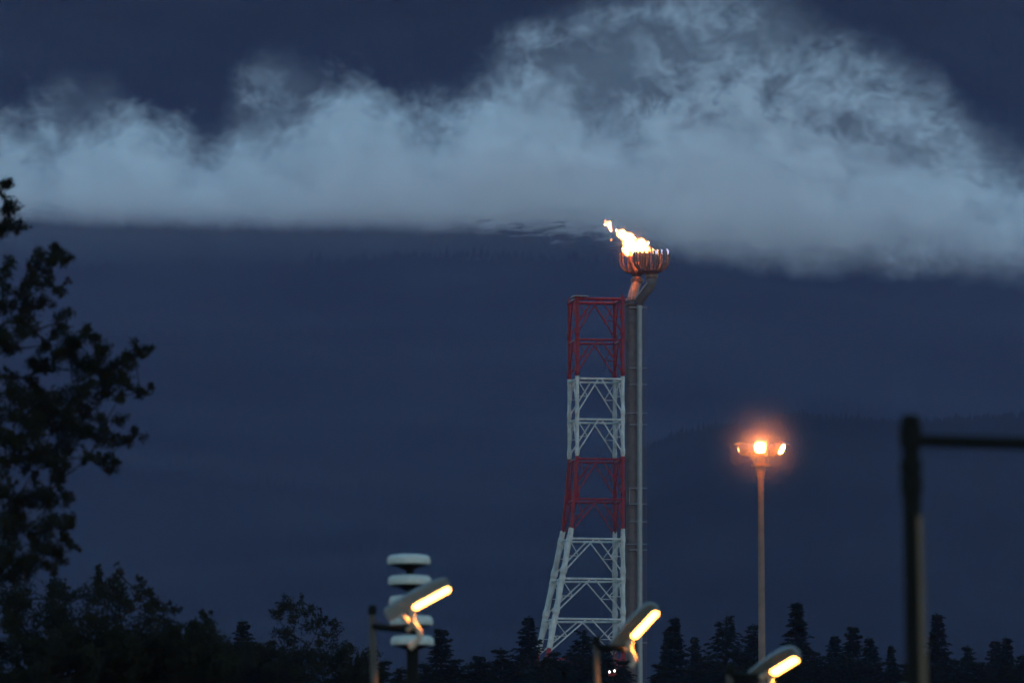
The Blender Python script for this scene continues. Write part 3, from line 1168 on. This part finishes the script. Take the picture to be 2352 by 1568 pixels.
# ------------------------------------------------------------------ conifers
def conifer_mesh(seed, H=17.0, R0=2.7, gap=0.42, sparse=1.0, power=0.85, droop=0.28):
    r = np.random.default_rng(seed)
    V, Fc = [], []

    def quad(a, b, w0, w1, nrm):
        s = np.cross(b - a, nrm); s /= (np.linalg.norm(s) + 1e-9)
        i = len(V)
        V.extend([a - s * w0, a + s * w0, b + s * w1, b - s * w1])
        Fc.append((i, i + 1, i + 2, i + 3))
    z = H * 0.10
    while z < H * 0.985:
        t = z / H
        Lm = R0 * (1 - t) ** power + 0.12
        nb = max(3, int(7 * sparse * (0.5 + 0.5 * (1 - t)) + 1))
        a0 = r.uniform(0, 6.28)
        for k in range(nb):
            if r.uniform() > 0.93 * sparse: continue
            a = a0 + 6.28 * k / nb + r.normal(0, .25)
            Lb = Lm * r.uniform(.55, 1.15) * (1 + .25 * math.sin(a * 2 + seed + z * .6))
            d = np.array([math.cos(a), math.sin(a), 0])
            up = r.uniform(-.1, .25) + .5 * t
            prev = np.array([0, 0, z])
            ns = max(3, int(Lb / .28))
            for j in range(1, ns + 1):
                s = j / ns
                p = np.array([0, 0, z]) + d * Lb * s + np.array([0, 0, Lb * (up * s - (droop + .3 * (1 - t)) * s * s + .12 * s ** 4)])
                quad(prev, p, .05, .04, np.array([0, 0, 1.0]))
                wl = (.42 * (1 - s * .65) + .1) * min(1, Lm / 1.1 + .25)
                for sg in (-1, 1):
                    for _ in range(2):
                        sd = np.array([-d[1], d[0], 0]) * sg
                        tip = p + (sd * r.uniform(.4, 1) + d * r.uniform(.2, .8)) * wl + np.array([0, 0, -r.uniform(.0, .75) * wl])
                        quad(p - d * .06, tip, .075, .02, r.normal(0, 1, 3))
                quad(p, p + np.array([r.normal(0, .06), r.normal(0, .06), -r.uniform(.15, .4) * wl * 1.6]), .07, .03, r.normal(0, 1, 3))
                prev = p
        z += gap * .72 * r.uniform(.6, 1.4) * (1 - .45 * t)
    # leader tuft
    for k in range(10):
        a = r.uniform(0, 6.28)
        p = np.array([0, 0, H * r.uniform(.93, .995)])
        quad(p, p + np.array([math.cos(a) * .16, math.sin(a) * .16, .12]), .05, .01, r.normal(0, 1, 3))
    return np.array(V), np.array(Fc)


PROTO = []
for sd, kw in ((1, dict(R0=2.3)), (2, dict(R0=3.4, gap=.55, sparse=.8, power=.7, droop=.1)), (3, dict(R0=2.1, power=.95)), (4, dict(R0=3.0, gap=.48, sparse=.9))):
    V_, F_ = conifer_mesh(sd, **kw)
    root = thing('conifer', (0, 0, 0), 'x', 'tree', 'dark conifers along the bottom')
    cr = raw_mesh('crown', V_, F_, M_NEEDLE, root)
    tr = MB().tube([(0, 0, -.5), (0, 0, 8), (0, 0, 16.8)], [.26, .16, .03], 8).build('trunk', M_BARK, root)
    PROTO.append((root, cr, tr, [False]))


def place_conifer(u, v, Y, kind, label, wid=1.0, group='dark conifers along the bottom'):
    root, cr, tr, used = PROTO[kind]
    top = P(u, v, Y)
    gz_ = ground_z(Y) - .2
    H = top.z - gz_
    if not used[0]:
        r_ = root; used[0] = True
    else:
        r_ = root.copy(); C.objects.link(r_)
        for ch in (cr, tr):
            c = ch.copy(); C.objects.link(c); c.parent = r_
    r_.location = (top.x, Y, gz_)
    k = H / 17.0
    r_.scale = (k * wid * 1.5, k * wid * 1.5, k)
    r_.rotation_euler = (0, 0, rnd.uniform(0, 6.28))
    tag(r_, label, 'tree', group)


CON = [
    (1214, 1411, 690, 2, 'pointed dark conifer just left of the flare tower foot', 1.1),
    (1013, 1438, 560, 0, 'dark conifer right beside the stacked disc siren', 1.05),
    (1339, 1444, 640, 1, 'broad dark conifer in front of the middle of the tower base', 1.0),
    (1272, 1492, 640, 3, 'low dark conifer hiding the red foot of the tower', 1.0),
    (1150, 1486, 600, 3, 'low bushy conifer between the siren and the tower', 1.2),
    (1388, 1478, 650, 0, 'dark conifer crowded behind the steeply tilted street lamp', 1.0),
    (1432, 1512, 640, 3, 'squat conifer under the steeply tilted street lamp', 1.1),
    (1549, 1413, 700, 0, 'tall conifer standing right of the steeply tilted street lamp', .95),
    (1533, 1437, 720, 2, 'narrow conifer top pressed against its taller neighbour near the tilted lamp', .8),
    (1596, 1456, 720, 2, 'slim spindly conifer in the gap before the broad upswept one', .8),
    (1668, 1411, 690, 1, 'broad conifer with upswept ragged branches left of the floodlight mast', 1.0),
    (1731, 1430, 700, 3, 'conifer half hidden behind the floodlight mast pole', .9),
    (1829, 1379, 680, 0, 'tallest pointed conifer, above the lowest lit street lamp', 1.05),
    (1917, 1454, 700, 2, 'narrow conifer between the tallest one and the dark pole', 1.1),
    (1959, 1433, 690, 0, 'dense conifer standing highest of the pair left of the dark pole', 1.0),
    (1998, 1461, 700, 3, 'rounded conifer leaning on the dense pair left of the dark pole', 1.0),
    (2047, 1477, 710, 2, 'short thin conifer immediately left of the dark pole', .9),
    (2154, 1404, 680, 0, 'tall conifer immediately right of the dark pole', 1.0),
    (2222, 1481, 700, 3, 'low conifer right of the tall one beyond the dark pole', .9),
    (2287, 1465, 690, 2, 'first of two close conifers near the edge beyond the dark pole', 1.1),
    (2313, 1459, 700, 0, 'second of two close conifers near the edge beyond the dark pole', .9),
    (2349, 1500, 690, 3, 'conifer cut by the edge of the view beyond the dark pole', 1.0),
    (558, 1418, 520, 2, 'small pointed conifer between the two broadleaf trees', 1.0),
    (528, 1470, 500, 3, 'low dark conifer at the foot of the small pointed one', 1.1),
    (600, 1482, 510, 0, 'low conifer under the loose broadleaf tree', 1.0),
]
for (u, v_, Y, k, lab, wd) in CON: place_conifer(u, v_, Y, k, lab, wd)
for (u, v_, Y, k) in ((1075, 1522, 600, 3), (1120, 1515, 620, 0), (1195, 1500, 610, 3), (1235, 1510, 600, 1), (1310, 1500, 600, 3), (1365, 1520, 590, 0), (1410, 1535, 600, 3), (1575, 1530, 640, 3),
                      (1625, 1500, 650, 3), (1700, 1490, 650, 3), (1765, 1500, 650, 0), (1800, 1500, 640, 3), (1870, 1490, 640, 3), (1905, 1520, 640, 0), (1985, 1510, 650, 3), (2080, 1520, 650, 3),
                      (2120, 1500, 650, 0), (2190, 1510, 650, 3), (2250, 1515, 650, 0), (2330, 1525, 650, 3), (1655, 1515, 640, 1), (1945, 1500, 640, 1),
                      (880, 1512, 480, 3), (920, 1530, 470, 3), (975, 1518, 500, 3), (1045, 1508, 560, 3), (1100, 1500, 600, 0), (1175, 1518, 590, 3), (1255, 1505, 580, 3), (1290, 1512, 590, 3), (1335, 1495, 585, 3), (1350, 1512, 580, 3),
                      (1395, 1505, 640, 3), (1425, 1530, 580, 3), (1515, 1520, 620, 3), (1605, 1515, 630, 3), (1690, 1520, 620, 3), (1740, 1512, 620, 3), (1790, 1525, 620, 3), (1845, 1515, 620, 3), (1890, 1530, 620, 3), (1965, 1525, 620, 3),
                      (2020, 1515, 620, 3), (2060, 1530, 620, 3), (2145, 1520, 620, 3), (2215, 1522, 620, 3), (2275, 1518, 620, 3), (2310, 1522, 620, 3)):
    place_conifer(u, v_, Y, k, 'low dark conifer in the murky row filling the gaps under the taller trees', 1.15, 'low conifers filling the bottom row')


# ------------------------------------------------------------------ broadleaf trees
def broadleaf(label, clumps, Y, trunk_u, leaf, per, depth, seed, fill=None, group=None):
    r = np.random.default_rng(seed)
    px = Y / F
    gz_ = ground_z(Y)
    base = P(trunk_u, 1568, Y); base.z = gz_
    root = thing('broadleaf_tree', base, label, 'tree', group)
    cl = []
    for (u, v, rr) in clumps:
        p = P(u, v, Y + r.normal(0, depth)) - base
        cl.append((np.array(p), rr * px * 1.45))
    if fill:
        (u0, u1, v0, v1, n, rr) = fill
        for _ in range(n):
            p = P(r.uniform(u0, u1), r.uniform(v0, v1), Y + r.normal(0, depth)) - base
            cl.append((np.array(p), rr * px * r.uniform(.7, 1.2)))
    Vs, Fs = [], []
    off = 0
    for (c, rad) in cl:
        n = int(per * (rad / leaf) ** 2 * 1.0) + 6
        d = r.normal(0, 1, (n, 3)); d /= np.linalg.norm(d, axis=1)[:, None]
        # ragged: a few lobes stick out
        lob = 1 + .35 * np.sin(d[:, 0] * 5 + r.uniform(0, 6)) * np.sin(d[:, 2] * 6 + r.uniform(0, 6))
        ns_ = r.integers(4, 8)
        sub = r.normal(0, 1, (ns_, 3)); sub *= (r.uniform(.3, .95, ns_) / np.linalg.norm(sub, axis=1))[:, None]
        sr = r.uniform(.3, .7, ns_)
        pk = r.integers(0, ns_, n)
        pos = c + rad * (sub[pk] + d * (sr[pk] * lob * r.uniform(.05, 1.0, n) ** .55)[:, None])
        a = r.normal(0, 1, (n, 3)); a[:, 2] -= .5; a /= np.linalg.norm(a, axis=1)[:, None]
        b = np.cross(a, r.normal(0, 1, (n, 3))); b /= np.linalg.norm(b, axis=1)[:, None]
        s = leaf * r.uniform(.6, 1.25, n)[:, None]
        q = np.stack([pos - a * s * .5, pos + b * s * .3 + a * s * .05, pos + a * s * .6, pos - b * s * .3 + a * s * .05], 1)
        Vs.append(q.reshape(-1, 3))
        Fs.append(np.arange(n * 4).reshape(n, 4) + off)
        off += n * 4
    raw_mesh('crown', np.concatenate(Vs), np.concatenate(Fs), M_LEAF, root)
    # trunk and limbs: every clump hangs on the nearest clump nearer the trunk
    topz = max(c[0][2] for c in cl)
    mb = MB()
    mb.tube([(0, 0, -.3), (.05, 0, topz * .4), (0, .1, topz * .6), (0, 0, topz * .8)], [topz * .022, topz * .016, topz * .009, topz * .002], 10)
    key = lambda c: abs(c[0]) + abs(c[1]) * .5
    srt = sorted(cl, key=lambda c: key(c[0]))
    for i, (c, rad) in enumerate(srt):
        cand = [(np.linalg.norm(c - q[0]) + .6 * max(0, q[0][2] - c[2]), q[0]) for q in srt[:i]]
        ax = np.array([0, 0, max(topz * .3, c[2] - abs(c[0]) * .5)])
        cand.append((np.linalg.norm(c - ax) * 1.1, ax))
        d, q = min(cand, key=lambda t: t[0])
        m_ = (Vector(q) + Vector(c)) * .5 + Vector((0, 0, -.04 * d))
        r1 = .01 + .012 * max(0, 1 - abs(c[0]) / 4)
        mb.tube([q, m_, c], [r1 * 1.5, r1 * 1.1, r1 * .5], 5)
    mb.build('trunk', M_BARK, root)
    return root


Z1 = [(20, 200, 42), (8, 245, 30), (35, 180, 25), (20, 370, 65), (60, 325, 28), (30, 460, 62), (85, 450, 42), (112, 420, 18), (20, 650, 50), (15, 760, 60), (10, 880, 60),
      (190, 600, 50), (165, 650, 20), (330, 590, 60), (362, 600, 44), (300, 640, 42), (250, 700, 42), (200, 765, 55), (335, 785, 38), (380, 745, 18), (285, 760, 35), (180, 860, 60), (255, 870, 40), (115, 820, 42), (110, 905, 42),
      (150, 1000, 60), (80, 1040, 70), (20, 1060, 60), (200, 1030, 32), (40, 1130, 50), (390, 940, 28), (355, 985, 44), (315, 1035, 38), (275, 1105, 38), (500, 1060, 40), (440, 1110, 70), (530, 1125, 70), (600, 1140, 40),
      (400, 1170, 60), (330, 1180, 48), (290, 1230, 38), (740, 1140, 45), (800, 1130, 36), (855, 1128, 28), (770, 1185, 40), (690, 1195, 36), (660, 1250, 60), (720, 1270, 45), (600, 1270, 66), (530, 1230, 58), (470, 1260, 60),
      (500, 1330, 46), (600, 1350, 58), (680, 1400, 40), (740, 1350, 30), (800, 1375, 40), (858, 1358, 22), (580, 1430, 40), (450, 1350, 44), (220, 1200, 56), (180, 1280, 66), (80, 1300, 36), (30, 1270, 36), (100, 1380, 66),
      (200, 1400, 64), (300, 1440, 64), (400, 1440, 66), (480, 1420, 56), (500, 1500, 46), (50, 1420, 66), (60, 1500, 80), (170, 1500, 80), (280, 1520, 80), (400, 1520, 66), (470, 1560, 38), (600, 1550, 46), (690, 1530, 36)]
Z2 = [(200, 40, 90), (350, 60, 90), (500, 60, 80), (600, 70, 55), (680, 90, 36), (760, 90, 42), (840, 48, 38), (100, 100, 60), (30, 130, 60), (560, 165, 42), (520, 210, 32), (620, 215, 42), (700, 220, 42), (660, 270, 28),
      (380, 160, 75), (250, 190, 85), (300, 260, 75), (400, 210, 36), (120, 200, 56), (40, 220, 62), (180, 310, 46), (60, 340, 36), (360, 330, 46), (310, 400, 75), (370, 430, 46), (430, 460, 32), (200, 430, 75), (110, 440, 46),
      (290, 490, 36), (400, 560, 46), (430, 600, 33), (330, 590, 56), (380, 650, 56), (260, 640, 66), (150, 640, 78), (60, 560, 76), (50, 680, 88), (200, 740, 78), (320, 740, 66), (440, 740, 36), (360, 810, 46), (290, 840, 36),
      (330, 880, 28), (200, 840, 56), (100, 820, 88), (40, 900, 88), (150, 900, 50), (10, 420, 60), (20, 30, 60)]
A = [(x / 2.4816, 344.5 + y / 2.4816, r_ / 2.4816) for x, y, r_ in Z1] + [(x / 2.648, 976.2 + y / 2.648, r_ / 2.648) for x, y, r_ in Z2]
broadleaf('big broadleaf tree with ragged dark crown filling the left edge', A, 160.0, -190, .06, 26, .8, 5, fill=(-420, -20, 420, 1500, 110, 42))
Z3 = [(340, 975, 42), (590, 872, 26), (580, 930, 38), (710, 890, 32), (690, 940, 38), (600, 1000, 66), (500, 1040, 56), (400, 1045, 56), (300, 1050, 85), (150, 1050, 95), (50, 1050, 85), (700, 1030, 66), (862, 918, 22), (850, 1010, 46),
      (820, 1070, 56), (920, 1060, 46), (980, 1080, 42), (1040, 1125, 36), (900, 1150, 56), (760, 1150, 86), (600, 1150, 96), (450, 1180, 106), (300, 1200, 116), (130, 1220, 126), (1000, 1210, 76), (1080, 1265, 56), (1170, 1245, 46),
      (1250, 1130, 30), (1240, 1190, 50), (1290, 1240, 42), (1000, 1350, 95), (880, 1300, 95), (700, 1300, 120), (1090, 1380, 60)]
B = [(x / 2.648, 976.2 + y / 2.648, r_ / 2.648) for x, y, r_ in Z3]
broadleaf('wide dark bushy tree beneath the ragged crown in the corner', B, 210.0, 150, .08, 20, 1.0, 6, fill=(-60, 540, 1465, 1700, 240, 42))
Z4 = [(1830, 1060, 26), (1730, 1090, 46), (1790, 1110, 46), (1680, 1170, 46), (1800, 1170, 46), (1860, 1130, 38), (1920, 1120, 28), (1990, 1180, 33), (1940, 1170, 32), (1880, 1210, 46), (1690, 1280, 56), (1800, 1290, 56), (1920, 1270, 56),
      (2040, 1270, 46), (1980, 1340, 56), (1870, 1360, 56), (1750, 1370, 66), (2130, 1360, 28), (2100, 1430, 56), (2180, 1440, 38), (1950, 1450, 76), (1800, 1460, 86), (1700, 1480, 76), (2150, 1510, 56), (1600, 1440, 60), (1500, 1480, 70), (1420, 1500, 60)]
D = [(x / 2.648, 976.2 + y / 2.648, r_ / 2.648) for x, y, r_ in Z4]
broadleaf('loose airy broadleaf tree left of the lamp in front of the siren', D, 350.0, 705, .11, 13, 1.4, 8, fill=(500, 860, 1495, 1700, 170, 34))

# ------------------------------------------------------------------ haze: one closed box of even air
hm = bpy.data.materials.new('haze_air')
hm.use_nodes = True
nt = hm.node_tree
nt.nodes.clear()
pv = nt.nodes.new('ShaderNodeVolumePrincipled')
pv.inputs['Color'].default_value = (0.43, 0.50, 1.0, 1)
pv.inputs['Density'].default_value = 1.55e-5
pv.inputs['Anisotropy'].default_value = 0.0
oo = nt.nodes.new('ShaderNodeOutputMaterial')
nt.links.new(pv.outputs[0], oo.inputs['Volume'])
hz = MB().box((0, (8300 - 300) / 2, (880 - 5) / 2 - 1), (3600, 8600, 885)).build('haze', hm, smooth=False)
tag(hz, kind='stuff')
